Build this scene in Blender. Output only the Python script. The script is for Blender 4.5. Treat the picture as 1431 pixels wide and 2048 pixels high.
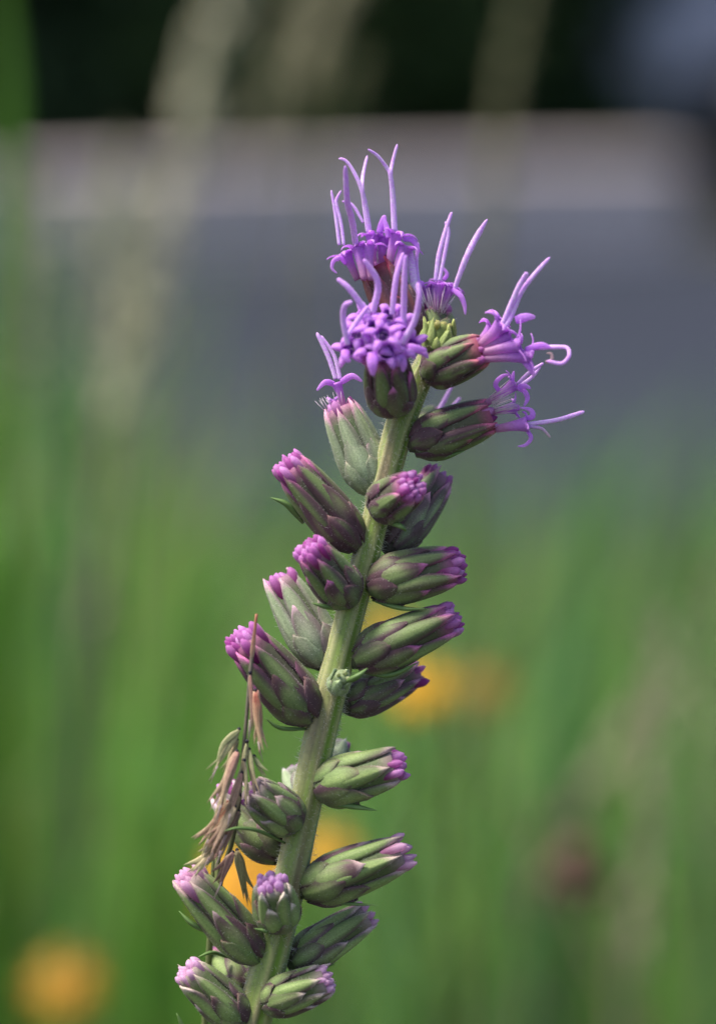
import bpy, math, random
from mathutils import Vector, Matrix, noise
random.seed(7)
R = math.radians
sc = bpy.context.scene
for o in list(bpy.data.objects): bpy.data.objects.remove(o)
col = sc.collection

# ------------------------------------------------------------------ camera
CAM = Vector((0.0, -0.41, 0.80)); PITCH = 10.5; FOCUS = 0.4167
FW = Vector((0, math.cos(R(PITCH)), -math.sin(R(PITCH))))
UP = Vector((0, math.sin(R(PITCH)), math.cos(R(PITCH))))
RT = Vector((1, 0, 0))
cd = bpy.data.cameras.new('camera'); cam = bpy.data.objects.new('camera', cd); col.objects.link(cam)
cam.location = CAM; cam.rotation_euler = (R(90 - PITCH), 0, 0)
cd.sensor_fit = 'VERTICAL'; cd.sensor_height = 36; cd.sensor_width = 24; cd.lens = 100
cd.clip_start = 0.02; cd.clip_end = 400
cd.dof.use_dof = True; cd.dof.focus_distance = FOCUS - 0.0005; cd.dof.aperture_fstop = 6.4
sc.camera = cam

# ------------------------------------------------------------------ light
SUN_EL, SUN_AZ = 64, -95          # azimuth from +Y (view direction) towards +X
w = bpy.data.worlds.new('World'); sc.world = w; w.use_nodes = True
nt = w.node_tree; bg = nt.nodes['Background']
sky = nt.nodes.new('ShaderNodeTexSky'); sky.sky_type = 'NISHITA'; sky.sun_disc = False
sky.sun_elevation = R(SUN_EL); sky.sun_rotation = R(SUN_AZ); sky.dust_density = 3.0; sky.ozone_density = 1.0
nt.links.new(sky.outputs[0], bg.inputs[0]); bg.inputs[1].default_value = 0.085
sd = bpy.data.lights.new('sun', 'SUN'); so = bpy.data.objects.new('sun', sd); col.objects.link(so)
sd.energy = 2.4; sd.angle = R(16); sd.color = (1.0, 0.94, 0.84)
sdir = Vector((math.sin(R(SUN_AZ))*math.cos(R(SUN_EL)), math.cos(R(SUN_AZ))*math.cos(R(SUN_EL)), math.sin(R(SUN_EL))))
so.rotation_euler = sdir.to_track_quat('Z', 'Y').to_euler(); so.location = (0, 0, 20)
sc.view_settings.view_transform = 'Standard'; sc.view_settings.look = 'None'
sc.view_settings.gamma = 1; sc.view_settings.exposure = 1.42
sc.cycles.use_denoising = True
try: sc.cycles.denoiser = 'OPENIMAGEDENOISE'
except Exception: pass
sc.cycles.max_bounces = 8; sc.cycles.transparent_max_bounces = 4

# ------------------------------------------------------------------ helpers
PXM = 0.36/2048                    # metres per photo pixel per metre of axial distance
def Q(px, py, D):                  # photo pixel at axial distance D
    return CAM + FW*D + RT*((px-715.5)*PXM*D) - UP*((py-1024)*PXM*D)
def P(px, py, dep=0.0):            # pixel near the subject, dep in mm towards the camera
    return Q(px, py, FOCUS - dep*0.001)
PX = PXM*FOCUS                     # size of one pixel at the subject (m)
def onground(px, py, D):
    p = Q(px, py, D); return Vector((p.x, p.y, 0))
def mixc(a, b, f):
    f = max(0, min(1, f)); return tuple(a[i]*(1-f)+b[i]*f for i in range(3))
def sm(a, b, x):
    x = max(0, min(1, (x-a)/(b-a))); return x*x*(3-2*x)
def catmull(pts, n):
    pts = [Vector(p) for p in pts]
    if len(pts) == 2: return [pts[0].lerp(pts[1], i/n) for i in range(n+1)]
    e = [pts[0]*2-pts[1]] + pts + [pts[-1]*2-pts[-2]]
    out = []
    m = len(pts)-1
    for i in range(n+1):
        u = i/n*m; k = min(int(u), m-1); f = u-k
        a, b, c, d = e[k:k+4]
        out.append(0.5*((2*b)+(c-a)*f+(2*a-5*b+4*c-d)*f*f+(3*b-a-3*c+d)*f**3))
    return out
def lerpl(l, u):
    u = max(0, min(1, u))*(len(l)-1); k = min(int(u), len(l)-2); return l[k]+(l[k+1]-l[k])*(u-k)
def basis(ax, ref):
    ax = ax.normalized(); e1 = ref - ax*ref.dot(ax)
    if e1.length < 1e-6: e1 = ax.orthogonal()
    e1.normalize(); return ax, e1, ax.cross(e1)

class MB:
    def __init__(s): s.v = []; s.f = []; s.c = []
    def add(s, vs, fs, cs):
        b = len(s.v); s.v += [tuple(v) for v in vs]; s.f += [tuple(i+b for i in f) for f in fs]
        s.c += (cs if isinstance(cs, list) else [cs]*len(vs))
    def rings(s, rings, cols, cap=True, close=True):
        n = len(rings[0]); vs = []; cs = []; fs = []
        for r, c in zip(rings, cols):
            vs += r; cs += (c if isinstance(c, list) else [c]*n)
        for i in range(len(rings)-1):
            for j in range(n if close else n-1):
                k = (j+1) % n
                fs.append((i*n+j, i*n+k, (i+1)*n+k, (i+1)*n+j))
        if cap and close:
            fs.append(tuple(range(n-1, -1, -1))); fs.append(tuple((len(rings)-1)*n+j for j in range(n)))
        s.add(vs, fs, cs)
    def tube(s, path, rad, cols, sides=8, flat=1.0, ref=None, jit=0.0, cj=0.0):
        rings = []; cc = []; n = len(path)
        for i, p in enumerate(path):
            t = path[min(i+1, n-1)] - path[max(i-1, 0)]
            ax, e1, e2 = basis(t, ref or -FW)
            u = i/(n-1); r = lerpl(rad, u) if isinstance(rad, list) else rad(u)
            c = cols(u) if callable(cols) else cols
            ring = []; rc = []
            for j in range(sides):
                a = 2*math.pi*j/sides; rr = r*(1+random.uniform(-jit, jit))
                ring.append(p + e2*math.cos(a)*rr + e1*math.sin(a)*rr*flat)
                k = random.random()*cj
                rc.append(mixc(c, (0.9, 0.85, 0.95), k))
            rings.append(ring); cc.append(rc)
        s.rings(rings, cc)
    def box(s, a, b, c):
        x0, y0, z0 = a; x1, y1, z1 = b
        s.add([(x0,y0,z0),(x1,y0,z0),(x1,y1,z0),(x0,y1,z0),(x0,y0,z1),(x1,y0,z1),(x1,y1,z1),(x0,y1,z1)],
              [(3,2,1,0),(4,5,6,7),(0,1,5,4),(1,2,6,5),(2,3,7,6),(3,0,4,7)], c)
    def build(s, name, mat, parent=None, loc=None, smooth=True, world=True):
        me = bpy.data.meshes.new(name)
        L = Vector(loc) if loc is not None else Vector((0,0,0))
        vs = [(v[0]-L.x, v[1]-L.y, v[2]-L.z) for v in s.v] if world else s.v
        me.from_pydata(vs, [], s.f)
        at = me.color_attributes.new('Col', 'FLOAT_COLOR', 'POINT')
        flat = []
        for c in s.c: flat += [c[0], c[1], c[2], 1.0]
        at.data.foreach_set('color', flat)
        if smooth: me.polygons.foreach_set('use_smooth', [True]*len(me.polygons))
        me.materials.append(mat); me.update()
        o = bpy.data.objects.new(name, me); col.objects.link(o)
        o.parent = parent
        o.location = L - (wloc(parent) if parent else Vector((0,0,0)))
        return o
def wloc(o):
    v = Vector(o.location)
    while o.parent: o = o.parent; v = v + o.location
    return v
def tag(o, label=None, cat=None, group=None, kind=None):
    if label: o['label'] = label
    if cat: o['category'] = cat
    if group: o['group'] = group
    if kind: o['kind'] = kind
    return o
def empty(name, loc, parent=None):
    o = bpy.data.objects.new(name, None); col.objects.link(o); o.empty_display_size = 0.01
    o.parent = parent; o.location = Vector(loc) - (wloc(parent) if parent else Vector((0,0,0)))
    return o

# ------------------------------------------------------------------ materials
def mat(name, rough=0.6, noise_scale=None, amp=0.3, transl=0.0, sheen=0.0, bump=0.0, spec=0.4, sss=0.0, solid=None, metal=0.0, coat=0.0, tint=1.0):
    m = bpy.data.materials.new(name); m.use_nodes = True
    t = m.node_tree; b = t.nodes['Principled BSDF']; out = t.nodes['Material Output']
    b.inputs['Roughness'].default_value = rough
    b.inputs['Specular IOR Level'].default_value = spec
    b.inputs['Sheen Weight'].default_value = sheen
    b.inputs['Metallic'].default_value = metal
    b.inputs['Coat Weight'].default_value = coat
    if solid: src = t.nodes.new('ShaderNodeRGB'); src.outputs[0].default_value = (*solid, 1)
    else: src = t.nodes.new('ShaderNodeVertexColor'); src.layer_name = 'Col'
    c = src.outputs[0]
    if noise_scale:
        tc = t.nodes.new('ShaderNodeNewGeometry')
        nz = t.nodes.new('ShaderNodeTexNoise'); nz.inputs['Scale'].default_value = noise_scale
        nz.inputs['Detail'].default_value = 4; nz.inputs['Roughness'].default_value = 0.65
        t.links.new(tc.outputs['Position'], nz.inputs['Vector'])
        mr = t.nodes.new('ShaderNodeMapRange'); mr.inputs[1].default_value = 0.25; mr.inputs[2].default_value = 0.75
        mr.inputs[3].default_value = 1-amp; mr.inputs[4].default_value = 1+amp
        t.links.new(nz.outputs['Fac'], mr.inputs[0])
        mx = t.nodes.new('ShaderNodeVectorMath'); mx.operation = 'SCALE'
        t.links.new(c, mx.inputs[0]); t.links.new(mr.outputs[0], mx.inputs['Scale']); c = mx.outputs[0]
        if bump:
            bp = t.nodes.new('ShaderNodeBump'); bp.inputs['Strength'].default_value = bump
            bp.inputs['Distance'].default_value = 0.3/noise_scale
            t.links.new(nz.outputs['Fac'], bp.inputs['Height']); t.links.new(bp.outputs[0], b.inputs['Normal'])
    t.links.new(c, b.inputs['Base Color'])
    if sss:
        b.inputs['Subsurface Weight'].default_value = sss; b.inputs['Subsurface Scale'].default_value = 0.0006
        b.inputs['Subsurface Radius'].default_value = (1, 0.6, 0.8)
    if transl:
        tr = t.nodes.new('ShaderNodeBsdfTranslucent'); ms = t.nodes.new('ShaderNodeMixShader')
        ms.inputs[0].default_value = transl
        t.links.new(c, tr.inputs[0]); t.links.new(b.outputs[0], ms.inputs[1]); t.links.new(tr.outputs[0], ms.inputs[2])
        t.links.new(ms.outputs[0], out.inputs[0])
    return m
M = dict(
    bract=mat('bract_skin', 0.58, 4500, 0.38, sheen=0.08, bump=0.8, spec=0.3),
    stem=mat('stem_skin', 0.5, 1800, 0.18, sheen=0.15, bump=0.25, spec=0.35),
    petal=mat('petal_skin', 0.42, 2500, 0.15, transl=0.58, sheen=0.2, spec=0.3),
    style=mat('style_skin', 0.6, 6000, 0.25, transl=0.2, sheen=0.3, spec=0.3, bump=0.3),
    hair=mat('plant_hair', 0.5, transl=0.5),
    leaf=mat('leaf_skin', 0.5, 1500, 0.2, transl=0.15),
    straw=mat('dry_glume', 0.55, 2500, 0.25, transl=0.3, bump=0.2),
    grass=mat('grass_blade', 0.55, 60, 0.2, transl=0.3, spec=0.3),
    yellow=mat('yellow_petal', 0.55, 400, 0.12, transl=0.3),
    foliage=mat('tree_foliage', 0.6, 6, 0.35, transl=0.15, spec=0.2),
    bark=mat('bark', 0.9, 25, 0.4, bump=0.5),
    soil=mat('meadow_soil', 0.95, 9, 0.4, bump=0.4),
    asphalt=mat('asphalt', 0.95, 90, 0.3, bump=0.4, spec=0.08),
    stone=mat('wall_stone', 0.85, 12, 0.18, bump=0.3),
    paint=mat('car_paint', 0.3, coat=0.6, spec=0.5),
    rubber=mat('black_rubber', 0.8),
    glass=mat('car_glass', 0.08, spec=0.7),
    chrome=mat('wheel_alloy', 0.35, metal=0.8),
)

# ------------------------------------------------------------------ large structure: ground, drive
mb = MB(); G = (0.035, 0.045, 0.018)
N = 60
vs = []; fs = []; cs = []
for j in range(N+1):
    for i in range(N+1):
        x = (i/N-0.5); y = (j/N-0.5)
        X = math.copysign(abs(x*2)**3, x)*150 + x*6; Y = math.copysign(abs(y*2)**3, y)*150 + y*8 + 3
        vs.append((X, Y, 0.0)); cs.append(mixc(G, (0.07, 0.055, 0.035), 0.5+0.5*noise.noise((X*2, Y*2, 0))))
for j in range(N):
    for i in range(N):
        a = j*(N+1)+i; fs.append((a, a+1, a+N+2, a+N+1))
mb.add(vs, fs, cs)
tag(mb.build('ground', M['soil'], smooth=False), 'brown green meadow soil under the grass', kind='structure')
DRIVE0, WALLY = 3.6, 8.45
mb = MB(); vs = []; fs = []
for i in range(41):
    x = -20+i; wob = 0.12*noise.noise((x*0.6, 3, 0))
    vs += [(x, DRIVE0+wob, 0.006), (x, WALLY+0.02, 0.006)]
for i in range(40): fs.append((2*i, 2*i+2, 2*i+3, 2*i+1))
mb.add(vs, fs, (0.030, 0.035, 0.050))
tag(mb.build('driveway', M['asphalt'], smooth=False), 'blue grey asphalt drive between meadow and low wall', kind='structure')

# low wall of pale blocks
wallr = empty('garden_wall', (1.0, WALLY, 0))
tag(wallr, 'low pale stone garden wall across the drive, out of focus', 'wall')
stone = (0.54, 0.46, 0.45)
x = -6.0; k = 0
for row in range(2):
    x = -6.0 - 0.2*row
    z0 = row*0.113; z1 = z0+0.107
    while x < 1.0:
        bw = random.uniform(0.34, 0.5); x2 = min(x+bw, 1.02)
        mb = MB(); d = random.uniform(0, 0.012); kk = random.uniform(0.92, 1.06)
        mb.box((x, WALLY-0.01+d, z0), (x2-0.008, WALLY+0.28, z1), tuple(c*kk for c in stone))
        mb.build('block', M['stone'], wallr, (x, WALLY, z0), smooth=False); x = x2
x = -6.2
while x < 1.02:
    bw = random.uniform(0.6, 0.8); x2 = min(x+bw, 1.05); kk = random.uniform(0.92, 1.0)
    mb = MB(); mb.box((x, WALLY-0.018, 0.223), (x2-0.006, WALLY+0.32, 0.262), tuple(c*kk for c in stone))
    mb.build('coping_stone', M['stone'], wallr, (x, WALLY, 0.223), smooth=False); x = x2
mb = MB(); mb.box((-6.2, WALLY+0.02, 0.0), (1.0, WALLY+0.26, 0.222), tuple(c*0.5 for c in stone))
mb.build('mortar_core', M['stone'], wallr, (1.0, WALLY, 0), smooth=False)
wallr.rotation_euler.z = R(17)

# ------------------------------------------------------------------ trees and shrubs
def leafcloud(mb, centres, n, size, c0, c1):
    for _ in range(n):
        c, r = random.choice(centres)
        d = Vector((random.gauss(0,1), random.gauss(0,1), random.gauss(0,1))).normalized()
        rad = random.random()**0.45
        p = Vector((c[0]+d.x*r[0]*rad, c[1]+d.y*r[1]*rad, c[2]+d.z*r[2]*rad))
        if p.z < 0.03: p.z = random.uniform(0.03, 0.2)
        a = Vector((random.gauss(0,1), random.gauss(0,1), random.gauss(0,0.6))).normalized()
        b = a.orthogonal().normalized(); b.rotate(Matrix.Rotation(random.random()*6.28, 3, a))
        s = size*random.uniform(0.6, 1.3)
        mb.add([p-a*s, p+b*s*0.42, p+a*s, p-b*s*0.42], [(0,1,2,3)], mixc(c0, c1, random.random()))
def shrub(x, y, h, rx, label, c0, c1, n=7000):
    root = tag(empty('evergreen_shrub', (x, y, 0)), label, 'shrub', 'dark shrubs behind the stone wall')
    cen = []
    for _ in range(16):
        a = random.random()*6.28; q = random.random()**0.5
        zz = random.uniform(0.15, 0.9)*h
        cen.append(((x+math.cos(a)*q*rx*0.7, y+math.sin(a)*q*rx*0.6, zz), (rx*0.42, rx*0.42, h*0.2)))
    mb = MB(); leafcloud(mb, cen, n, 0.06, c0, c1); mb.build('crown', M['foliage'], root, (x, y, 0), smooth=False)
    mb = MB()
    for _ in range(6):
        a = random.random()*6.28
        mb.tube(catmull([(x, y, 0), (x+math.cos(a)*rx*0.2, y+math.sin(a)*rx*0.2, h*0.4), (x+math.cos(a)*rx*0.5, y+math.sin(a)*rx*0.5, h*0.85)], 6), [0.03, 0.008], (0.05, 0.04, 0.03), 6)
    mb.build('trunk', M['bark'], root, (x, y, 0))
def tree(x, y, h, rx, label, c0, c1, n=12000, low=1.0):
    root = tag(empty('shade_tree', (x, y, 0)), label, 'tree', 'trees beyond the stone wall')
    mb = MB(); mb.tube(catmull([(x, y, 0), (x+0.05, y, h*0.35), (x-0.08, y+0.05, h*0.9)], 10), [0.2, 0.16, 0.12, 0.04], (0.06, 0.05, 0.04), 10)
    cen = []
    for _ in range(26):
        a = random.random()*6.28; q = random.random()**0.5; zz = random.uniform(low, h)
        px, py = x+math.cos(a)*q*rx*0.8, y+math.sin(a)*q*rx*0.8
        cen.append(((px, py, zz), (rx*0.32, rx*0.32, 0.55)))
        if random.random() < 0.5:
            mb.tube(catmull([(x, y, zz*0.6), ((x+px)/2, (y+py)/2, zz*0.9), (px, py, zz)], 6), [0.05, 0.012], (0.06, 0.05, 0.04), 6)
    mb.build('trunk', M['bark'], root, (x, y, 0))
    mb = MB(); leafcloud(mb, cen, n, 0.11, c0, c1); mb.build('crown', M['foliage'], root, (x, y, 0), smooth=False)
D0, D1 = (0.012, 0.03, 0.012), (0.03, 0.06, 0.022)
shrub(-3.6, 9.7, 1.6, 1.0, 'dark evergreen shrub at the far end of the stone wall', D0, D1)
shrub(-2.3, 9.5, 1.5, 0.9, 'broad dark evergreen shrub behind the stone wall, beside the end one', D0, D1)
shrub(-1.1, 9.6, 1.6, 0.9, 'blackish green shrub behind the middle of the stone wall', D0, D1)
shrub(-0.1, 9.5, 1.5, 0.8, 'mid green shrub behind the wall, straight behind the flower spike', (0.015, 0.035, 0.012), (0.035, 0.075, 0.02))
shrub(0.75, 9.9, 1.5, 0.75, 'dark green shrub beside the nose of the silver car', D0, D1)
shrub(2.6, 12.0, 2.0, 1.6, 'tall dark shrub behind the silver car', D0, D1)
shrub(0.4, 11.6, 2.2, 1.5, 'large dark shrub in the second row behind the wall', D0, D1, 9000)
shrub(-2.2, 11.6, 2.2, 1.6, 'wide dark shrub in the second row at the wall end', D0, D1, 9000)
tree(-2.6, 11.0, 5.5, 2.6, 'broad dark tree, crown added to shade the evergreen shrubs', D0, D1, 16000, 1.3)  # wide overhanging crown added to keep skylight off the shrubs
tree(0.4, 11.2, 6.0, 2.6, 'tall dark tree behind the middle of the wall, crown added for shade', D0, D1, 16000, 1.4)  # crown above the view, added so the shrub row below stays dark
tree(3.6, 13.5, 6.0, 2.8, 'dark shade tree standing behind the silver car', D0, D1, 14000, 1.4)
tree(-6.0, 12.0, 6.0, 2.8, 'dark shade tree at the edge of the garden', D0, D1, 12000, 0.8)

# ------------------------------------------------------------------ parked car beyond the wall
tree(-9.5, 11.5, 6.0, 2.8, 'broad dark tree standing off beyond the wall end', D0, D1, 10000, 0.6)
tree(7.5, 14.5, 6.0, 3.0, 'dark tree standing off beyond the rear of the car', D0, D1, 10000, 0.8)
def make_car(X0, YC):
    root = tag(empty('parked_car', (X0, YC, 0)), 'silver blue parked car nosing out past the stone wall end', 'car')
    paint = (0.30, 0.32, 0.42)
    def loft(secs, name, m, c, parent=root):
        mb = MB(); rings = []
        for x, hw, zb, zt, rd in secs:
            ring = []
            for (sy, sz, a0) in ((1, 1, 0), (-1, 1, 90), (-1, -1, 180), (1, -1, 270)):
                for q in range(5):
                    a = R(a0+q*22.5)
                    cy = sy*(hw-rd); cz = (zt-rd) if sz > 0 else (zb+rd)
                    ring.append(Vector((X0+x, YC+cy+math.cos(a)*rd, cz+math.sin(a)*rd)))
            rings.append(ring)
        mb.rings(rings, [c]*len(rings)); return mb.build(name, m, parent, (X0, YC, 0))
    loft([(0.03,0.5,0.52,0.66,0.06),(0.12,0.68,0.44,0.74,0.1),(0.35,0.80,0.36,0.78,0.12),(0.7,0.86,0.26,0.80,0.13),(1.3,0.88,0.24,0.88,0.13),
          (2.2,0.89,0.24,0.92,0.13),(3.2,0.89,0.24,0.94,0.13),(3.9,0.86,0.28,0.95,0.13),(4.15,0.78,0.34,0.90,0.12),(4.22,0.6,0.45,0.80,0.08)], 'body', M['paint'], paint)
    loft([(1.15,0.70,0.80,0.90,0.04),(1.75,0.66,0.85,1.36,0.12),(2.3,0.64,0.85,1.43,0.14),(3.1,0.63,0.85,1.40,0.14),(3.85,0.66,0.85,1.0,0.07)], 'cabin_glass', M['glass'], (0.02, 0.025, 0.03))
    loft([(1.85,0.60,1.38,1.43,0.02),(2.3,0.62,1.405,1.462,0.025),(3.1,0.60,1.375,1.432,0.025),(3.3,0.56,1.30,1.36,0.02)], 'roof', M['paint'], paint)
    loft([(0.0,0.52,0.24,0.51,0.05),(0.15,0.74,0.17,0.43,0.06),(0.42,0.82,0.17,0.36,0.06)], 'bumper', M['rubber'], (0.02, 0.02, 0.022))
    mb = MB(); mb.box((X0+0.4, YC-0.75, 0.16), (X0+3.9, YC+0.75, 0.27), (0.015, 0.015, 0.016)); mb.build('underbody', M['rubber'], root, (X0, YC, 0), smooth=False)
    for s in (-1, 1):
        loft_y = YC+s*0.6
        mb = MB(); mb.tube([Vector((X0+0.06, loft_y, 0.56)), Vector((X0+0.14, loft_y, 0.575)), Vector((X0+0.22, loft_y, 0.59))], [0.05, 0.085, 0.07], (0.6, 0.62, 0.65), 14, 0.7, Vector((0, 0, 1)))
        mb.build('headlight', M['chrome'], root, (X0+0.06, loft_y, 0.56))
        for px in (1.45, 2.55):
            mb = MB(); y = YC+s*0.893; mb.box((X0+px, y-0.008, 0.34), (X0+px+0.02, y+0.004, 0.88), (0.02, 0.02, 0.025)); mb.build('door_seam', M['rubber'], root, (X0+px, y, 0.34), smooth=False)
        mb = MB(); mb.tube([Vector((X0+1.5, YC+s*0.85, 0.92)), Vector((X0+1.5, YC+s*0.98, 0.96)), Vector((X0+1.5, YC+s*1.04, 0.97))], [0.03, 0.07, 0.05], paint, 10); mb.build('mirror', M['paint'], root, (X0+1.5, YC+s*0.85, 0.92))
        for wx in (1.02, 3.38):
            c = Vector((X0+wx, YC+s*0.80, 0.325)); yy = Vector((0, s, 0))
            mb = MB(); prof = [(0.20,-0.1),(0.30,-0.1),(0.325,-0.07),(0.325,0.07),(0.30,0.1),(0.20,0.1),(0.20,-0.1)]
            rings = []
            for i in range(28):
                a = 6.28318*i/28; d = Vector((math.cos(a), 0, math.sin(a)))
                rings.append([c+d*r+yy*q for r, q in prof])
            rings.append(rings[0]); mb.rings(rings, [(0.018,0.018,0.019)]*29, cap=False)
            wh = mb.build('tyre', M['rubber'], root, c)
            mb = MB()
            for i in range(5):
                a = 6.28318*i/5; d = Vector((math.cos(a), 0, math.sin(a)))
                mb.tube([c+yy*0.085, c+d*0.1+yy*0.088, c+d*0.205+yy*0.08], [0.04, 0.03, 0.035], (0.5,0.5,0.52), 8)
            mb.tube([c+yy*0.02, c+yy*0.04], [0.2, 0.2], (0.12,0.12,0.13), 24)
            mb.build('rim', M['chrome'], wh, c)
            mb = MB(); mb.tube([c-yy*0.12+Vector((0,0,0.02)), c+yy*0.092+Vector((0,0,0.02))], [0.37, 0.37], (0.012,0.012,0.013), 28); mb.build('wheel_arch', M['rubber'], root, c)
make_car(0.50, 10.4)

# ------------------------------------------------------------------ meadow grass and background plants
def blade(mb, p, h, lean, wd, c0, c1, seg=4):
    a = random.random()*6.28; d = Vector((math.cos(a), math.sin(a), 0)); s = Vector((-d.y, d.x, 0))
    vs = []; fs = []; cs = []
    for i in range(seg+1):
        u = i/seg; q = p + Vector((0, 0, h*u*(1-0.25*lean*u))) + d*(h*lean*u*u)
        wq = wd*(1-u**1.6)*0.5+0.0003
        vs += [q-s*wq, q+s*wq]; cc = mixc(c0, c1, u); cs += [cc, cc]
    for i in range(seg): fs.append((2*i, 2*i+1, 2*i+3, 2*i+2))
    mb.add(vs, fs, cs)
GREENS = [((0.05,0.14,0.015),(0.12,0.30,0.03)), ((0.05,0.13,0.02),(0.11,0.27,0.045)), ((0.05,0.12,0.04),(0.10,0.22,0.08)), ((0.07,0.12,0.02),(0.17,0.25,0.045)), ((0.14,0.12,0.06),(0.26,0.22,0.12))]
mb = MB()
random.seed(21)
n = 0
while n < 21500:
    y = 0.55 + (DRIVE0-0.4)*random.random()
    x = random.uniform(-1, 1)*(1.3+y*0.7)
    D = y+0.41
    sx = x/D
    left = sm(-0.02, -0.12, -abs(sx)) if sx < 0 else 0.0
    yt = (1420-760*random.random()**3.0)*(1-left) + (1190-840*random.random()**1.15)*left
    h = min(0.8-D*math.tan(R(PITCH)+math.atan((yt-1024)*PXM)), 0.72)
    h = max(0.05, h)*random.choice((1,1,0.85,0.7))
    pick = noise.noise((x*1.6+5, y*1.2, 0))
    kk = random.random()*0.6+0.4*(0.5+pick)
    g = GREENS[min(4, int(kk*4.6)) if random.random() < 0.96 else 4]
    if sx < 0.0 and random.random() < 0.75: g = GREENS[0] if random.random() < 0.6 else GREENS[3]
    k = random.uniform(0.9, 1.35)
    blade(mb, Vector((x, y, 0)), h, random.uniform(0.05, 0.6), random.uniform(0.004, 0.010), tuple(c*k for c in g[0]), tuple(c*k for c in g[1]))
    n += 1
for _ in range(4500):     # short turf round the foot of the flower and beside the camera
    a = random.uniform(-1.5, 1.5); y = random.uniform(-0.35, 0.7)
    g = random.choice(GREENS)
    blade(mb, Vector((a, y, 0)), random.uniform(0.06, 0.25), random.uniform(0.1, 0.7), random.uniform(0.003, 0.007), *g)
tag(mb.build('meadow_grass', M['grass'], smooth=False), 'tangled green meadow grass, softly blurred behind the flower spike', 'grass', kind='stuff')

def stalk(pts, r, label, c, D, head=None, grp='tall grass stalks in the blurred meadow', r0=None):
    """pts: pixels from low to high; the culm goes on down to the ground below the first point"""
    w = [Q(x, y, D) for x, y in pts]
    g = Vector((w[0].x + (w[0].x-w[1].x)*0.6, w[0].y+0.02, 0.0))
    root = tag(empty('grass_stalk', g), label, 'grass stalk', grp)
    path = catmull([g] + w, 40)
    mb = MB(); mb.tube(path, [r0 or r, r, r*0.6], lambda u: mixc(tuple(q*0.8 for q in c), c, u), 7); mb.build('culm', M['grass'], root, g)
    if head:
        a, b, fl, n, hc = head
        mb = MB(); hp = catmull(w, 60)
        for i in range(n):
            u = a+(b-a)*i/n; p = hp[int(u*60)]; t = (hp[min(60, int(u*60)+1)]-hp[max(0, int(u*60)-1)]).normalized()
            d = Vector((random.gauss(0,1), random.gauss(0,1), random.gauss(0,1))); d = (d - t*d.dot(t)).normalized()
            e = p + d*fl*random.uniform(0.4, 1) + t*fl*random.uniform(0.8, 2.2)
            k = random.uniform(0.75, 1.15)
            mb.tube([p, p.lerp(e, 0.5)+d*fl*0.1, e], [0.0006, fl*0.28, 0.0003], tuple(q*k for q in hc), 5, 0.5)
        mb.build('seed_head', M['straw'], root, hp[int(a*60)])
random.seed(5)
TAN = (0.30, 0.27, 0.17); OLV = (0.19, 0.19, 0.09)
stalk([(175,1500),(200,1200),(225,900),(285,600),(365,330),(400,150),(485,-80)], 0.0025, 'tan feathery grass stalk arching over the evergreen shrubs', TAN, 1.15, (0.35, 1.0, 0.009, 150, (0.48,0.46,0.32)), r0=0.0035)
stalk([(150,1600),(190,1200),(215,800),(195,430)], 0.002, 'pale tan upright grass stalk beside the arching feathery one', TAN, 1.3, (0.3, 1.0, 0.008, 90, (0.42,0.42,0.26)))
stalk([(330,1200),(400,800),(480,400),(540,200),(600,-60)], 0.0015, 'slim olive grass stalk leaning over the low wall', OLV, 1.3, (0.6, 1.0, 0.006, 60, (0.28,0.26,0.16)))
stalk([(560,900),(580,500),(610,230),(640,60),(700,-50)], 0.0015, 'olive grass stalk rising behind the topmost purple florets', OLV, 1.2, (0.55, 1.0, 0.008, 90, (0.30,0.28,0.17)))
stalk([(640,900),(640,500),(660,200),(700,120),(690,220)], 0.0013, 'nodding olive grass stalk with drooping tip above the florets', OLV, 1.2, (0.6, 1.0, 0.005, 26, (0.2,0.20,0.09)))
stalk([(930,1100),(955,700),(985,420),(1005,200),(1065,-80)], 0.0022, 'thick olive grass stalk standing clear before the stone wall', OLV, 1.05, (0.25, 1.0, 0.0045, 90, (0.22,0.21,0.11)))
stalk([(260,1300),(300,900),(325,600),(335,400)], 0.0018, 'pale green grass stalk with soft plume before the wall', (0.24,0.26,0.13), 1.25, (0.5, 1.0, 0.007, 60, (0.34,0.37,0.22)))
stalk([(20,1300),(60,900),(70,600),(50,330)], 0.0018, 'tan green grass stalk with loose plume among the broad leaves', (0.24,0.25,0.13), 1.3, (0.4, 1.0, 0.009, 70, (0.32,0.33,0.2)))
stalk([(200,1300),(250,900),(230,600),(250,360)], 0.0018, 'soft olive grass stalk between the two feathery ones', (0.22,0.24,0.11), 1.4, (0.4, 1.0, 0.010, 80, (0.34,0.35,0.2)))
stalk([(60,1300),(110,900),(130,600),(100,420)], 0.0018, 'greyish grass stalk with thin plume beside the broad leaf', (0.22,0.25,0.13), 1.35, (0.5, 1.0, 0.007, 50, (0.30,0.33,0.2)))
stalk([(1235,2100),(1290,1750),(1310,1500),(1330,1250)], 0.002, 'pinkish tan dry grass stalk with thick plume near the red seed head', (0.30,0.24,0.17), 0.95, (0.0, 1.0, 0.006, 80, (0.34,0.31,0.21)))
stalk([(1060,1900),(1150,1650),(1230,1500),(1320,1380)], 0.0015, 'dry tan grass stalk leaning across the plumed one', (0.30,0.25,0.17), 1.0, (0.3, 1.0, 0.008, 34, (0.30,0.29,0.17)))
stalk([(1420,1800),(1425,1400),(1440,1150)], 0.002, 'straight tan grass stalk at the outer edge of the dry clump', (0.26,0.23,0.15), 1.0, (0.1, 1.0, 0.005, 50, (0.28,0.23,0.16)))
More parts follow.
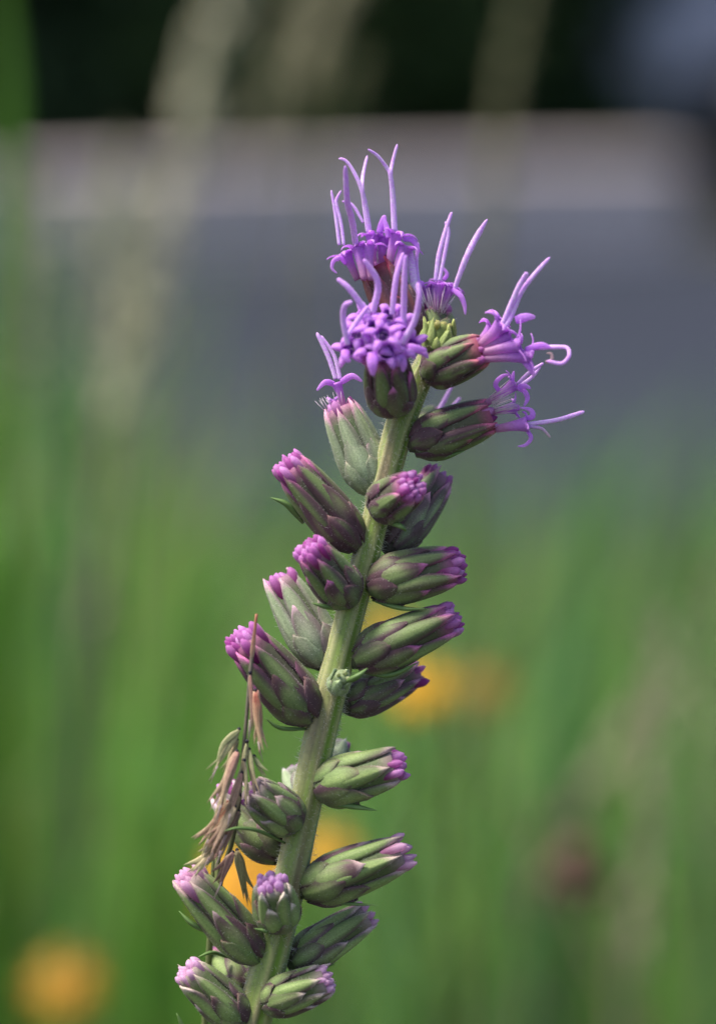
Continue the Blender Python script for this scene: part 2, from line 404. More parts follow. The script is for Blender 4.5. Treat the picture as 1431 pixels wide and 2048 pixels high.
def wide_blade(pts, wd, label, c, D):
    w = [Q(x, y, D) for x, y in pts]; g = Vector((w[0].x, w[0].y, 0))
    mb = MB(); mb.tube(catmull([g]+w, 24), lambda u: wd*(1-u**5)*0.5+0.0005, lambda u: mixc(tuple(q*0.7 for q in c), c, u), 6, 0.12)
    tag(mb.build('grass_leaf', M['grass'], None, g), label, 'grass leaf', 'broad grass leaves in the meadow')
wide_blade([(-15,1500),(-5,1000),(8,500),(18,150),(-30,-200)], 0.008, 'broad bright green grass leaf before the darkest shrubs', (0.09,0.23,0.02), 0.95)
wide_blade([(-5,1900),(5,1500),(10,1150),(-60,850)], 0.010, 'broad vivid green grass leaf beside the taller one', (0.09,0.28,0.01), 1.0)
wide_blade([(1120,1700),(1150,1300),(1190,1050),(1230,850)], 0.008, 'broad green grass leaf above the red seed head', (0.07,0.19,0.06), 1.1)
wide_blade([(250,1800),(240,1400),(215,1100),(160,700)], 0.008, 'mid green grass leaf among the tan stalks', (0.08,0.2,0.05), 1.3)

wide_blade([(150,1500),(140,1000),(120,650),(60,480)], 0.010, 'bluish green grass leaf before the far wall end', (0.07,0.20,0.06), 1.2)
wide_blade([(330,1900),(350,1500),(390,1250),(480,1120)], 0.012, 'bright green grass leaf behind the drooping seed head', (0.10,0.27,0.03), 1.1)
def yellow_flower(px, py, D, rad, label, c, tilt=50, n=10):
    h = Q(px, py, D); g = Vector((h.x+random.uniform(-0.03,0.03), h.y+0.03, 0))
    root = tag(empty('yellow_flower', g), label, 'flower', 'yellow daisies in the meadow')
    nd = Vector((random.uniform(-0.15,0.15), -math.sin(R(tilt)), math.cos(R(tilt)))).normalized()
    ax, e1, e2 = basis(nd, Vector((1,0,0)))
    mb = MB(); mb.tube(catmull([g, (g+h)/2+Vector((0.01,0.01,0)), h-nd*0.012, h-nd*0.001], 16), [0.0014, 0.0009], (0.07,0.15,0.04), 7); mb.build('flower_stem', M['leaf'], root, g)
    for k in range(n):
        a = 6.28318*k/n+random.uniform(-0.1,0.1); d = e1*math.cos(a)+e2*math.sin(a); s = ax.cross(d)
        mb = MB(); rings = []; cc = []
        for i in range(7):
            u = i/6; q = h + d*rad*(0.18+0.82*u) + ax*rad*(0.12*u-0.28*u*u)
            wq = rad*0.27*(math.sin(min(1, u*1.05+0.08)*math.pi)**0.5 if u < 0.98 else 0.35)
            rings.append([q-s*wq, q-ax*rad*0.02, q+s*wq, q+ax*rad*0.03]); cc.append(mixc(c, (c[0]*0.9, c[1]*0.7, c[2]), 1-u))
        mb.rings(rings, cc); mb.build('petal', M['yellow'], root, h)
    mb = MB(); rings = []; cc = []
    for i in range(6):
        u = i/5; r = rad*0.26*math.cos(u*1.5); rings.append([h+ax*rad*0.2*math.sin(u*1.57)+ (e1*math.cos(6.283*j/12)+e2*math.sin(6.283*j/12))*(r+1e-5) for j in range(12)]); cc.append(mixc((0.35,0.16,0.02),(0.6,0.33,0.02), u))
    mb.rings(rings, cc); mb.build('disc', M['yellow'], root, h)
    mb = MB(); b = g+Vector((0,0,h.z*0.4)); mb.tube(catmull([b, b+Vector((0.03,0,0.04)), b+Vector((0.07,0.01,0.05))], 8), lambda u: 0.005*math.sin(0.15+u*2.9), (0.06,0.15,0.03), 6, 0.15); mb.build('leaf', M['leaf'], root, b)
Y1, Y2 = (0.72, 0.45, 0.012), (0.64, 0.42, 0.02)
yellow_flower(838, 1372, 0.82, 0.0105, 'orange yellow daisy just behind the right hand buds', Y1)
yellow_flower(965, 1372, 0.98, 0.0105, 'dull yellow daisy, further back beside the orange one', (0.30,0.23,0.03))
yellow_flower(490, 1765, 0.72, 0.0125, 'large bright yellow daisy right behind the drooping grass head', (0.85,0.46,0.012))
yellow_flower(650, 1705, 0.80, 0.010, 'golden daisy half hidden by the lower stem', Y2)
yellow_flower(128, 1968, 0.92, 0.0135, 'lone deep yellow daisy low in open grass', (0.44,0.26,0.006))
yellow_flower(772, 1262, 0.86, 0.008, 'small golden daisy peeping between stem and buds', Y2)

def red_head(px, py, D):
    h = Q(px, py, D); g = Vector((h.x-0.01, h.y, 0))
    root = tag(empty('seed_head_plant', g), 'dark red brown spent flower head on a thin stalk', 'seed head')
    mb = MB(); mb.tube(catmull([g, (g+h)/2+Vector((0.012,0,0)), h], 14), [0.0014,0.001], (0.16,0.14,0.06), 7); mb.build('stalk', M['leaf'], root, g)
    mb = MB(); rings = []
    for i in range(9):
        u = i/8; r = 0.0065*math.sin(0.25+u*2.7); z = -0.006+0.012*u
        rings.append([h+Vector((math.cos(6.283*j/16)*r*(1+0.12*(j%2)), math.sin(6.283*j/16)*r*(1+0.12*(j%2)), z)) for j in range(16)])
    mb.rings(rings, [(0.085,0.042,0.03)]*9); mb.build('cone', M['bark'], root, h)
    for k in range(9):
        a = k*0.7; d = Vector((math.cos(a), math.sin(a), 0))
        mb = MB(); mb.tube([h-Vector((0,0,0.005)), h+d*0.009-Vector((0,0,0.006)), h+d*0.013-Vector((0,0,0.014))], [0.002,0.003,0.0006], (0.11,0.055,0.04), 5, 0.25); mb.build('petal', M['straw'], root, h)
red_head(1150, 1712, 0.90)

# ------------------------------------------------------------------ the blazing star (hero plant)
random.seed(11)
GOLD = 2.399963
spx = [(505,2048,37),(545,1900,37),(575,1780,34),(603,1650,32),(632,1510,34),(658,1400,34),(690,1270,31),(722,1150,29),(748,1050,28),(775,940,30),(800,850,31),(830,775,28),(855,720,24),(872,672,20)]
low = P(505, 2048)
base = Vector((low.x-0.035, low.y-0.03, 0.0))
plant = tag(empty('blazing_star_plant', base), 'tall purple blazing star flower spike in sharp focus', 'flower')
frames = catmull([P(x, y, 0) for x, y, r in spx], 150)
rads = [lerpl([r for *_, r in spx], i/150)*PX for i in range(151)]
lo = catmull([base, base+Vector((0.004,0.004,0.25)), low.lerp(base, 0.36)+Vector((-0.006,-0.002,0)), low-(frames[4]-frames[0]).normalized()*0.07, low], 40)[:-1]
path = lo + frames; rr = [rads[0]*(1.1-0.1*i/40) for i in range(len(lo))] + rads
NS = 48
colj = [random.uniform(-1,1) for _ in range(NS)]
mb = MB(); rings = []; cc = []
for i, p in enumerate(path):
    t = path[min(i+1, len(path)-1)]-path[max(i-1, 0)]
    ax, e1, e2 = basis(t, -FW); ring = []; rc = []
    for j in range(NS):
        a = 2*math.pi*j/NS; tw = a+i*0.004
        nz = noise.noise((math.cos(a)*1.3, math.sin(a)*1.3, i*0.06)); nz2 = noise.noise((math.cos(a)*3, math.sin(a)*3, i*0.02+7))
        rib = math.cos(7*tw)+0.5*math.cos(11*tw+1)
        r = rr[i]*(0.95+0.045*rib+0.02*nz)
        ring.append(p + e2*math.cos(a)*r + e1*math.sin(a)*r)
        c = mixc((0.17,0.29,0.03), (0.40,0.42,0.17), 0.45+0.4*rib+0.25*nz2)
        c = mixc(c, (0.32,0.21,0.15), max(0, nz*1.3-0.05)); c = tuple(x*0.72*(1+0.16*colj[j]) for x in c)
        # the flank facing picture-left blends to a paler beige
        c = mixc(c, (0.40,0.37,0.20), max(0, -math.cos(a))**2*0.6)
        rc.append(c)
    rings.append(ring); cc.append(rc)
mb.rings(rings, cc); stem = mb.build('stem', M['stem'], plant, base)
def hair(mb, p, d, L, r, c):
    d = d.normalized(); s = Vector((random.uniform(-1,1), random.uniform(-1,1), random.uniform(-1,1)))
    a = d.orthogonal().normalized(); b = d.cross(a)
    m = p + d*L*0.55; e = p + d*L*0.9 + s*L*0.3
    vs = [p+a*r, p-a*r*0.5+b*r*0.87, p-a*r*0.5-b*r*0.87, m+a*r*0.8, m-a*r*0.4+b*r*0.7, m-a*r*0.4-b*r*0.7, e]
    mb.add(vs, [(0,1,4,3),(1,2,5,4),(2,0,3,5),(3,4,6),(4,5,6),(5,3,6)], c)
HB = MB()
for _ in range(4200):
    i = random.randrange(len(lo)+2, len(path)-3); j = random.randrange(NS)
    p = Vector(rings[i][j]).lerp(Vector(rings[i][(j+1)%NS]), random.random()).lerp(Vector(rings[i+1][j]), random.random()); d = (p-path[i]).normalized()+UP*random.uniform(-0.9,0.5)
    hair(HB, p, d, random.uniform(0.0002, 0.0011)*(1.6 if random.random()<0.12 else 1), 0.00002, (0.80,0.80,0.74))
tag(HB.build('stem_hair', M['hair'], stem, base), kind='stuff')

def Rp(t):
    return lerpl([0.40,0.74,0.92,1.0,1.01,0.995,0.97,0.94,0.895,0.83,0.75,0.66], t/1.1)
HC = MB()
NB = [0]
def bract(hb, ax, e1, e2, L, Rad, phi, t0, t1, hw, off, flare, k, pr, pal, wob, grn, pinktip):
    rings = []; cc = []; n = 11; tops = []
    bul = (0.13+0.08*k)*Rad
    gm = random.uniform(0.85, 1.15)
    pp = pr*random.uniform(1.0, 2.3); side = random.uniform(-0.3, 0.3); st = [random.uniform(-1,1) for _ in range(13)]
    for i in range(n+1):
        s = i/n; t = t0+(t1-t0)*s
        wp = (0.72+0.28*sm(0,0.35,s)) * (max(0.0, 1-max(0,(s-0.4)/0.6)**2.4)**0.75)
        wp = max(wp, 0.03)
        ring = []; rc = []
        R0 = Rp(t)*Rad*0.84 + off*(1-0.3*s) + flare*Rad*max(0,(s-0.55)/0.45)**2
        for j in range(13):
            v = -1+j/6; ph = phi + hw*wp*v + wob*s*s
            r = R0 + bul*wp**0.6*(max(0,1-abs(v)**2.6)*0.85+0.15*max(0,1-abs(v)*3))*(0.5+0.5*sm(0,0.3,s)) + st[j]*0.016*Rad*wp*(1 if 0 < j < 12 else 0.3)
            q = hb + ax*(t*L - (0.04*L*v*v*(0.3+s))) + (e1*math.cos(ph)+e2*math.sin(ph))*r
            ring.append(q)
            n1 = noise.noise((v*1.2+phi*2, s*2.2, k*9+phi)); n2 = noise.noise((v*5, s*4, phi*7))
            c = mixc(grn[0], grn[1], 0.15+0.85*max(0,1-abs(v+side*0.5)*1.3)*(0.4+0.6*sm(0.1,0.6,s))+0.25*n2)
            pu = pp*(1.25*sm(0.35,0.9,abs(v+side)) + 0.75*(1-k)*sm(-0.4,0.35,n1+0.2) + 0.8*sm(0.5,0.95,s)*(1 if k<0.75 else 0.25) + 1.3*max(0,n1+0.05) + 0.25*st[j])
            c = mixc(c, (0.075,0.030,0.048), min(0.95, pu))
            if k > 0.5: c = mixc(c, pinktip, sm(0.80,0.97,s)*0.9 + 0.4*sm(0.65,0.92,s)*sm(0.5,1,abs(v)))
            elif s > 0.8: c = mixc(c, (0.22,0.11,0.10), sm(0.86,1,s)*0.6)
            c = mixc(c, (0.55,0.58,0.48), pal*(0.35+0.2*noise.noise((v*3, s*6, phi))))
            c = tuple(x*gm*(1+0.16*st[j]) for x in c); rc.append(c)
        tops.append(list(ring))
        for j in (10, 6, 2):
            v = -1+j/6; ph = phi+hw*wp*v+wob*s*s; r = R0-0.06*Rad
            ring.append(hb+ax*(t*L-0.04*L*v*v*(0.3+s)) + (e1*math.cos(ph)+e2*math.sin(ph))*r); rc.append(rc[6])
        rings.append(ring); cc.append(rc)
    return rings, cc, tops
def bract_hairs(tops, hb, ax, dens, lenf):
    n = len(tops)
    for _ in range(dens):
        i = random.randrange(1, n-1); j = random.randrange(12)
        edge = random.random() < 0.45
        if edge: j = random.choice((0, 11))
        u, v = random.random(), random.random()
        if edge: u = 0.0 if j == 0 else 1.0
        p = (tops[i][j]*(1-u)+tops[i][j+1]*u)*(1-v) + (tops[i+1][j]*(1-u)+tops[i+1][j+1]*u)*v
        rad = p-hb; rad = (rad-ax*rad.dot(ax)).normalized()
        d = rad*random.uniform(0.3,1.0)+ax*random.uniform(-0.3,1.0)
        if edge: d += (tops[i][j]-tops[i][6]).normalized()*0.8
        hair(HC, p-rad*0.00003, d, random.uniform(0.00012,0.0005)*lenf, 0.000016, (0.72,0.73,0.68))

PETAL = (0.77, 0.33, 0.95); PETAL2 = (0.85, 0.48, 0.98); MAG = (0.50, 0.06, 0.34); PINK = (0.55, 0.15, 0.36)
GA = ((0.075,0.115,0.035), (0.18,0.245,0.085)); GB = ((0.11,0.165,0.07), (0.215,0.28,0.135)); GC = ((0.095,0.165,0.04), (0.24,0.325,0.105))
heads = {}
def corolla_bud(head, p, d, L, r, c0, c1):
    ax, e1, e2 = basis(d, -FW); rings = []; cc = []
    for i in range(8):
        u = i/7; q = r*(0.75+0.25*math.sin(min(1,u*1.3)*1.57))*max(0.05, 1-max(0,(u-0.55)/0.45)**2.6)**0.55
        rings.append([p+ax*L*u+(e1*math.cos(6.283*j/10)+e2*math.sin(6.283*j/10))*q*(1+0.14*(1 if j%2 else -1)*sm(0.3,0.8,u)) for j in range(10)])
        cc.append(mixc(c0, c1, sm(0.2,0.9,u)))
    mb = MB(); mb.rings(rings, cc); mb.build('corolla_bud', M['petal'], head, p)
def flower_head(key, b, t, wpx, pr=0.5, pal=0.0, nb=22, kind='bud', grn=GA, pink=None, seed=None, nbud=9, dome=0.22, hairs=60, flare=0.12, budc=None):
    random.seed(seed if seed is not None else int(sum(ord(ch) for ch in key)*7))
    B = P(*b); T = P(*t); ax = T-B; L = ax.length; ax, e1, e2 = basis(ax, -FW); Rad = wpx*0.5*PX
    pink = pink or PINK
    # receptacle / core, reaching back into the stem
    mb = MB(); rings = []; cs = []
    for i in range(13):
        tt = -0.06+1.04*i/12; r = Rp(max(tt,0))*Rad*0.82*(1 if tt >= 0 else 0.75)
        rings.append([B+ax*tt*L+(e1*math.cos(6.283*j/16)+e2*math.sin(6.283*j/16))*r for j in range(16)])
        cs.append(mixc(mixc(grn[0], (0.06,0.028,0.04), 0.8*pr+0.1), tuple(x*0.5 for x in pink), sm(0.8,1,tt)))
    mb.rings(rings, cs); hd = mb.build('flower_head', M['bract'], plant, B)
    # short peduncle to the stem axis
    best = min(path[len(lo):], key=lambda q: (q-B).length)
    if (best-B).length > 0.0045:
        mb = MB(); mb.tube([best, best.lerp(B, 0.5)-UP*0.0004, B+ax*0.04*L], [Rad*0.45, Rad*0.36, Rad*0.42], mixc((0.2,0.27,0.09), (0.12,0.07,0.07), pr*0.5), 10); mb.build('peduncle', M['stem'], hd, B)
    rear = MB(); ph0 = random.random()*6.28
    na, nb_, nc = (5, 5, 6) if nb >= 20 and nb < 25 else ((4, 4, 4) if nb < 20 else (8, 9, 9))
    plan = [(0, i, na) for i in range(na)] + [(1, i, nb_) for i in range(nb_)] + [(2, i, nc) for i in range(nc)]
    for wh, i, cnt in plan:
        phi = ph0 + (i+0.5*wh+random.uniform(-0.13,0.13))*6.28318/cnt
        k = (0.0, 0.5, 1.0)[wh]*0.9+random.uniform(0,0.1)
        t0 = (0.0, 0.03, 0.12)[wh]; t1 = (0.40, 0.70, 1.03)[wh]+random.uniform(-0.07,0.06)*(1 if key != 'tip' else 3)
        hw = (6.28318/cnt)*0.5*(1.12, 1.06, 0.98)[wh]*random.uniform(0.9,1.08); off = (1-k)*0.15*Rad
        fl = flare*random.random()**2.5*(1.6 if random.random() < 0.2 else 0.7)
        r_, c_, tops = bract(B, ax, e1, e2, L, Rad, phi, t0, t1, hw, off, fl, k, pr, pal, random.uniform(-0.10,0.10)*(1 if key != 'tip' else 5), grn, pink)
        front = math.cos(phi) > -0.12
        if front:
            mb = MB(); mb.rings(r_, c_); mb.build('bract', M['bract'], hd, B); NB[0] += 1
            bract_hairs(tops, B, ax, hairs, 1.0+pal*0.8)
        else:
            rear.rings(r_, c_)
            bract_hairs(tops, B, ax, hairs//3, 1.0+pal*0.6)
    if rear.v: tag(rear.build('rear_bracts', M['bract'], hd, B), kind='stuff')
    if nbud:
        nbud = int(nbud*1.7)
        for i in range(nbud):
            q = math.sqrt((i+0.3)/nbud)*0.60; a = i*GOLD+ph0
            o = (e1*math.cos(a)+e2*math.sin(a))
            d = ax + o*q*0.15 + (e1*random.uniform(-1,1)+e2*random.uniform(-1,1))*0.12
            LL = L*0.24+Rad*2*dome*0.95*(1-1.0*q*q)*random.uniform(0.55,1.15)
            c0, c1 = ((0.30,0.03,0.18), mixc((0.48,0.07,0.40), (0.86,0.46,0.86), random.random())) if not budc else budc
            corolla_bud(hd, B+ax*L*0.76+o*q*Rad, d, LL, Rad*random.uniform(0.14,0.23), c0, c1)
    heads[key] = (hd, B, ax, e1, e2, L, Rad)
    return hd
def strip(name, head, pts, w, m='style', c=None, flat=0.5, frost=0.0, tip=None, n=None):
    """pts: (px, py, dep); w: list of widths in pixels"""
    pth = catmull([P(*q) for q in pts], n or 26)
    c0, c1 = c or (PETAL, PETAL2)
    mb = MB()
    rad = [x*0.5*PX for x in w]
    mb.tube(pth, lambda u: lerpl(rad, u)*(1 if u < 0.93 else math.sqrt(max(0.04, 1-((u-0.93)/0.07)**2))), lambda u: mixc(c0, c1, u), 9, flat, -FW, 0.06 if frost else 0.01, frost)
    return mb.build(name, M[m], head, pth[0])
def style(key, pts, w=11, frost=0.55, c=None):
    ww = [w*1.0, w*1.1, w*1.05, w*0.95, w*0.7] if not isinstance(w, list) else w
    ww = [q*0.82 for q in ww]
    strip('style_branch', heads[key][0], pts, ww, 'style', c or ((0.77,0.41,0.94),(0.72,0.29,0.93)), 0.5, frost, n=40)
def lobe(key, pts, w=13, c=None):
    strip('petal_lobe', heads[key][0], pts, [w*0.8, w, w*0.9, w*0.65, w*0.3], 'petal', c, 0.3)
def floret(key, mouth, rpx=13, lob=30, frm=None, spread=1.0, seed=0, c=None, skip=(), dirv=None):
    hd, B, ax, e1, e2, L, Rad = heads[key]
    rs = random.Random(seed+int(mouth[0])*31)
    M1 = P(*mouth); a0 = P(*frm) if frm else B+ax*L*0.8
    d = (dirv.normalized() if dirv is not None else (M1-a0).normalized())
    p = catmull([a0, a0.lerp(M1, 0.5)+ax*(M1-a0).length*0.05, M1], 10)
    mb = MB(); r = rpx*PX; c0 = c or PETAL
    rings = []; cc = []
    x, f1, f2 = basis(d, -FW)
    for i, q in enumerate(p):
        u = i/10; rr_ = r*(0.45+0.2*u+0.35*u**3)
        t = p[min(i+1,10)]-p[max(0,i-1)]; _, g1, g2 = basis(t.lerp(d*t.length, u), -FW)
        rings.append([q+(g1*math.cos(6.283*j/15)+g2*math.sin(6.283*j/15))*rr_ for j in range(15)])
        cc.append(mixc(mixc((0.70,0.42,0.66), MAG, 0.3*(1-u)), c0, sm(0.1,0.8,u)))
    # throat: the tube turns inward to a dark anther cone
    rings.append([M1-x*r*0.25+(f1*math.cos(6.283*j/15)+f2*math.sin(6.283*j/15))*r*0.72 for j in range(15)]); cc.append((0.22,0.05,0.36))
    rings.append([M1-x*r*0.9+(f1*math.cos(6.283*j/15)+f2*math.sin(6.283*j/15))*r*0.5 for j in range(15)]); cc.append((0.06,0.012,0.14))
    rings.append([M1-x*r*0.3+(f1*math.cos(6.283*j/15)+f2*math.sin(6.283*j/15))*r*0.12 for j in range(15)]); cc.append((0.10,0.02,0.20))
    mb.rings(rings, cc)
    a_ = rs.random()*6.28
    for k in range(5):
        if k in skip: continue
        a = a_+k*1.2566+rs.uniform(-0.15,0.15); o = f1*math.cos(a)+f2*math.sin(a); s = x.cross(o)
        LL = lob*PX*rs.uniform(0.85,1.15); rec = rs.uniform(0.5,1.3)*spread
        rg = []; lc = []; q = M1+o*r*0.85-x*r*0.15; n = 8; ang = 0.95
        for i in range(n+1):
            u = i/n; dd = x*math.cos(ang)+o*math.sin(ang)
            nn = o*math.cos(ang)-x*math.sin(ang)
            wq = r*0.56*(0.9+0.35*u)*max(0.05, 1-u**1.6)**0.9
            th = r*0.12*(1-0.6*u)
            rg.append([q-s*wq, q-s*wq*0.5+nn*th*1.4, q+nn*th, q+s*wq*0.5+nn*th*1.4, q+s*wq, q-nn*th]); lc.append(mixc(c0, PETAL2, 0.4+0.6*u))
            q = q+dd*LL/n; ang += rec*2.2/n
        mb.rings(rg, lc)
    mb.build('floret', M['petal'], hd, a0)
def pappus(key, c, r, L, n=30, sp=0.35, dirpx=None):
    hd, B, ax, e1, e2, LL, Rad = heads[key]
    rs = random.Random(3); mb = MB(); C = P(*c)
    for _ in range(n):
        a = rs.random()*6.28; q = rs.random()**0.5*r*PX; o = e1*math.cos(a)+e2*math.sin(a)
        p = C+o*q; e = p+ax*L*PX*rs.uniform(0.7,1.1)+o*L*PX*sp*rs.random()
        mb.tube([p, p.lerp(e,0.5), e], [0.00006,0.00005,0.00002], (0.88,0.78,0.84), 5)
    tag(mb.build('pappus', M['hair'], hd, C), kind='stuff')

# --- closed heads, from the top down
flower_head('h8', (714,1092,0.5), (578,932,2.5), 94, 0.62, flare=0.1, nbud=12, dome=0.26)
flower_head('h9', (756,1016,1.5), (820,975,7.5), 92, 0.62, grn=GA, nbud=13, dome=0.3)
flower_head('h10', (778,1096,-2), (878,955,-8), 92, 0.8, 0.12, grn=GB, pink=(0.6,0.25,0.42), nbud=7)
flower_head('h11', (702,1202,1.5), (622,1102,6.5), 92, 0.60, nbud=12, dome=0.3)
flower_head('h12', (738,1172,0.5), (912,1130,2), 104, 0.42, flare=0.16)
flower_head('h13', (657,1328,-2), (556,1160,-5), 100, 0.32, 0.42, grn=GB, pink=(0.6,0.30,0.45), nbud=6, dome=0.14, hairs=60)
flower_head('h14', (712,1322,0.5), (902,1236,1.5), 100, 0.45)
flower_head('h15', (624,1436,0.5), (486,1279,3), 106, 0.60, nbud=12, dome=0.26)
flower_head('h16', (690,1412,-2), (830,1342,-8), 84, 0.6, 0.05, pink=(0.6,0.25,0.42), nbud=6)
flower_head('h18', (632,1578,0.5), (795,1531,3), 100, 0.30, grn=GC, pink=(0.55,0.38,0.38), flare=0.3, nbud=7)
flower_head('h19', (594,1648,1), (500,1580,5), 92, 0.30, grn=GC, pink=(0.40,0.28,0.30), nbud=2, dome=0.06)
flower_head('h19b', (566,1712,-3), (452,1585,-7), 104, 0.35, grn=GA, nbud=6, pink=(0.6,0.42,0.5))
flower_head('h20', (608,1782,0.5), (808,1704,2), 100, 0.42, grn=GC, pink=(0.55,0.38,0.38), flare=0.25, nbud=6, budc=((0.50,0.18,0.36),(0.84,0.54,0.74)))
flower_head('h21', (560,1852,2), (543,1766,6.5), 92, 0.25, grn=GC, pink=(0.58,0.48,0.42), flare=0.3, nbud=8, budc=((0.55,0.22,0.42),(0.68,0.42,0.70)))
flower_head('h22', (518,1916,0.5), (372,1756,3), 92, 0.36, grn=GC, pink=(0.55,0.38,0.38), nbud=7, budc=((0.50,0.18,0.36),(0.84,0.54,0.74)))
flower_head('h23', (584,1928,-2), (732,1830,-5), 86, 0.45, 0.1, grn=GC, pink=(0.55,0.38,0.38), nbud=5, budc=((0.50,0.18,0.36),(0.84,0.54,0.74)))
flower_head('h24', (490,2046,0.5), (372,1940,3), 88, 0.36, grn=GC, pink=(0.55,0.42,0.38), flare=0.25, nbud=8, budc=((0.50,0.20,0.38),(0.84,0.56,0.78)), dome=0.14)
flower_head('h25', (527,2006,1), (656,1961,4), 84, 0.36, grn=GC, pink=(0.55,0.42,0.38), flare=0.25, nbud=8, budc=((0.50,0.20,0.38),(0.84,0.56,0.78)), dome=0.14)
flower_head('h26', (492,1995,-4), (434,1905,-10), 80, 0.5, grn=GC, nb=10, nbud=4)
flower_head('h27', (615,1615,-3), (586,1545,-10), 66, 0.3, 0.5, grn=GB, nb=10, pink=(0.6,0.5,0.55), nbud=3)
flower_head('h28', (648,1560,-3), (680,1492,-10), 66, 0.3, 0.5, grn=GB, nb=10, pink=(0.6,0.5,0.55), nbud=3)
# small undeveloped bud sitting on the stem
flower_head('h17', (672,1378,2.2), (686,1350,5.2), 46, 0.05, 0.15, grn=((0.13,0.20,0.07),(0.26,0.36,0.17)), nb=9, nbud=2, pink=(0.4,0.5,0.25), budc=((0.3,0.4,0.15),(0.5,0.55,0.3)), flare=0.3)

# --- open heads
flower_head('h6', (754,985,-2), (678,812,-2.5), 96, 0.14, 0.42, grn=GB, pink=(0.66,0.26,0.46), nbud=4, dome=0.2, hairs=70)
flower_head('h5', (824,890,0.3), (985,830,1), 94, 0.52, nbud=4, dome=0.1, grn=GA, pink=(0.58,0.13,0.26))
flower_head('h7', (838,875,-4), (872,838,-12), 78, 0.5, nb=10, nbud=3)
flower_head('h4', (850,748,1.5), (965,698,5), 88, 0.55, nbud=3, dome=0.1, pink=(0.58,0.14,0.22))
flower_head('h3', (868,688,-5), (868,622,-6), 84, 0.3, nb=12, nbud=3, dome=0.4, pink=(0.66,0.22,0.42))
flower_head('h1', (828,690,-3), (752,530,-3.5), 92, 0.75, grn=((0.12,0.04,0.045),(0.19,0.06,0.06)), nbud=3, dome=0.1, pink=(0.42,0.05,0.10))
flower_head('h2', (787,822,2.2), (768,708,8.5), 100, 0.62, nbud=3, dome=0.5, budc=((0.6,0.2,0.55),(0.70,0.30,0.74)))
# growing tip: tight green knob
flower_head('tip', (866,712,1.5), (882,645,2.2), 72, 0.0, 0.05, grn=((0.13,0.19,0.04),(0.28,0.34,0.10)), nb=26, nbud=5, pink=(0.34,0.38,0.10), budc=((0.4,0.42,0.1),(0.55,0.52,0.2)), flare=0.5, dome=0.05, hairs=10)

# h1 florets and styles
for i, (m, f) in enumerate([((690,505,-3),(715,560,-3)),((716,494,-1),(728,560,0)),((744,468,-4),(748,540,-4)),((768,474,-5),(762,540,-5)),((794,466,-3),(775,545,-3)),((735,490,-1),(742,560,0)),((812,492,-3),(785,560,-3))]):
    floret('h1', m, 15, 32, f, 0.8, i)
style('h1', [(678,490,-3),(672,440,-3),(669,420,-3),(662,380,-3)], 8)
style('h1', [(687,490,-3),(682,449,-3),(673,411,-3),(673,398,-3),(682,381,-3)], 8)
style('h1', [(711,490,0),(703,438,3),(694,402,6),(690,331,9)], 15, 0.35)
style('h1', [(738,465,-3),(731,415,-2.5),(722,377,-2),(705,340,-2),(690,321,-2),(677,317,-2)], [15,13,11,9,8,6])
style('h1', [(736,465,-3),(729,415,-2.5),(724,373,-2),(726,348,-3),(734,311,-4)], [12,12,10,9,7])
style('h1', [(726,445,-4),(705,411,-4),(684,402,-4)], 7, 0.3)
style('h1', [(788,466,-3),(785,394,-2.5),(780,350,-2),(774,337,-2),(755,312,-1.5),(735,298,-1)], [14,14,11,9,8,6])
style('h1', [(790,466,-3),(786,394,-2.5),(781,350,-2.5),(785,323,-3),(794,288,-3)], [12,12,10,9,7])
lobe('h1', [(692,528,-2),(680,516,-1),(667,522,-1),(664,537,-1),(674,547,-1)], 10)
lobe('h1', [(806,478,-3),(824,480,-3),(835,497,-3),(832,516,-3)], 12)
lobe('h1', [(757,466,-3),(766,440,-3),(769,430,-3)], 15)
lobe('h1', [(776,476,-2),(772,452,-2),(764,432,-2)], 12)
# h2 florets and styles (nearest the camera)
for i, (m, f) in enumerate([((746,696,11),(758,735,7)),((797,694,10.5),(785,735,6.5)),((749,652,10.5),(762,720,6)),((765,668,12),(766,725,7)),((800,648,9),(785,715,5)),((714,664,9.5),(745,720,6)),((698,697,9),(740,730,6)),((778,630,9),(774,710,5)),((822,690,8.5),(800,730,5.5)),((730,628,8),(752,705,5)),((772,703,11.5),(770,735,7))]):
    floret('h2', m, 18, 34, f, 1.0, 20+i, dirv=(P(*m)-P(*f)).normalized()*0.6 - FW*0.55 + UP*0.1)
lobe('h2', [(745,705,12),(745,728,12.5),(745,752,12)], 22)
lobe('h2', [(800,708,11),(806,728,11),(805,744,10.5)], 18)
lobe('h2', [(815,694,10),(832,697,10.5),(853,700,10)], 18)
lobe('h2', [(692,700,10),(690,714,10.5),(700,724,10.5)], 18)
style('h2', [(695,690,10),(686,640,11),(689,612,12),(704,603,13)], 13, 0.3)
style('h2', [(690,680,10),(716,639,10),(736,612,10)], 12, 0.3)
style('h2', [(736,630,9),(700,580,10),(674,557,10)], [16,15,14,10], 0.3)
style('h2', [(745,625,9),(755,567,10),(727,518,11)], 15, 0.25)
style('h2', [(783,630,9),(792,554,10),(806,505,10)], 13, 0.25)
style('h2', [(806,655,9),(808,567,11),(811,510,12)], 14, 0.25)
style('h2', [(803,688,11),(828,643,12),(838,596,13),(835,565,13)], 14, 0.3)
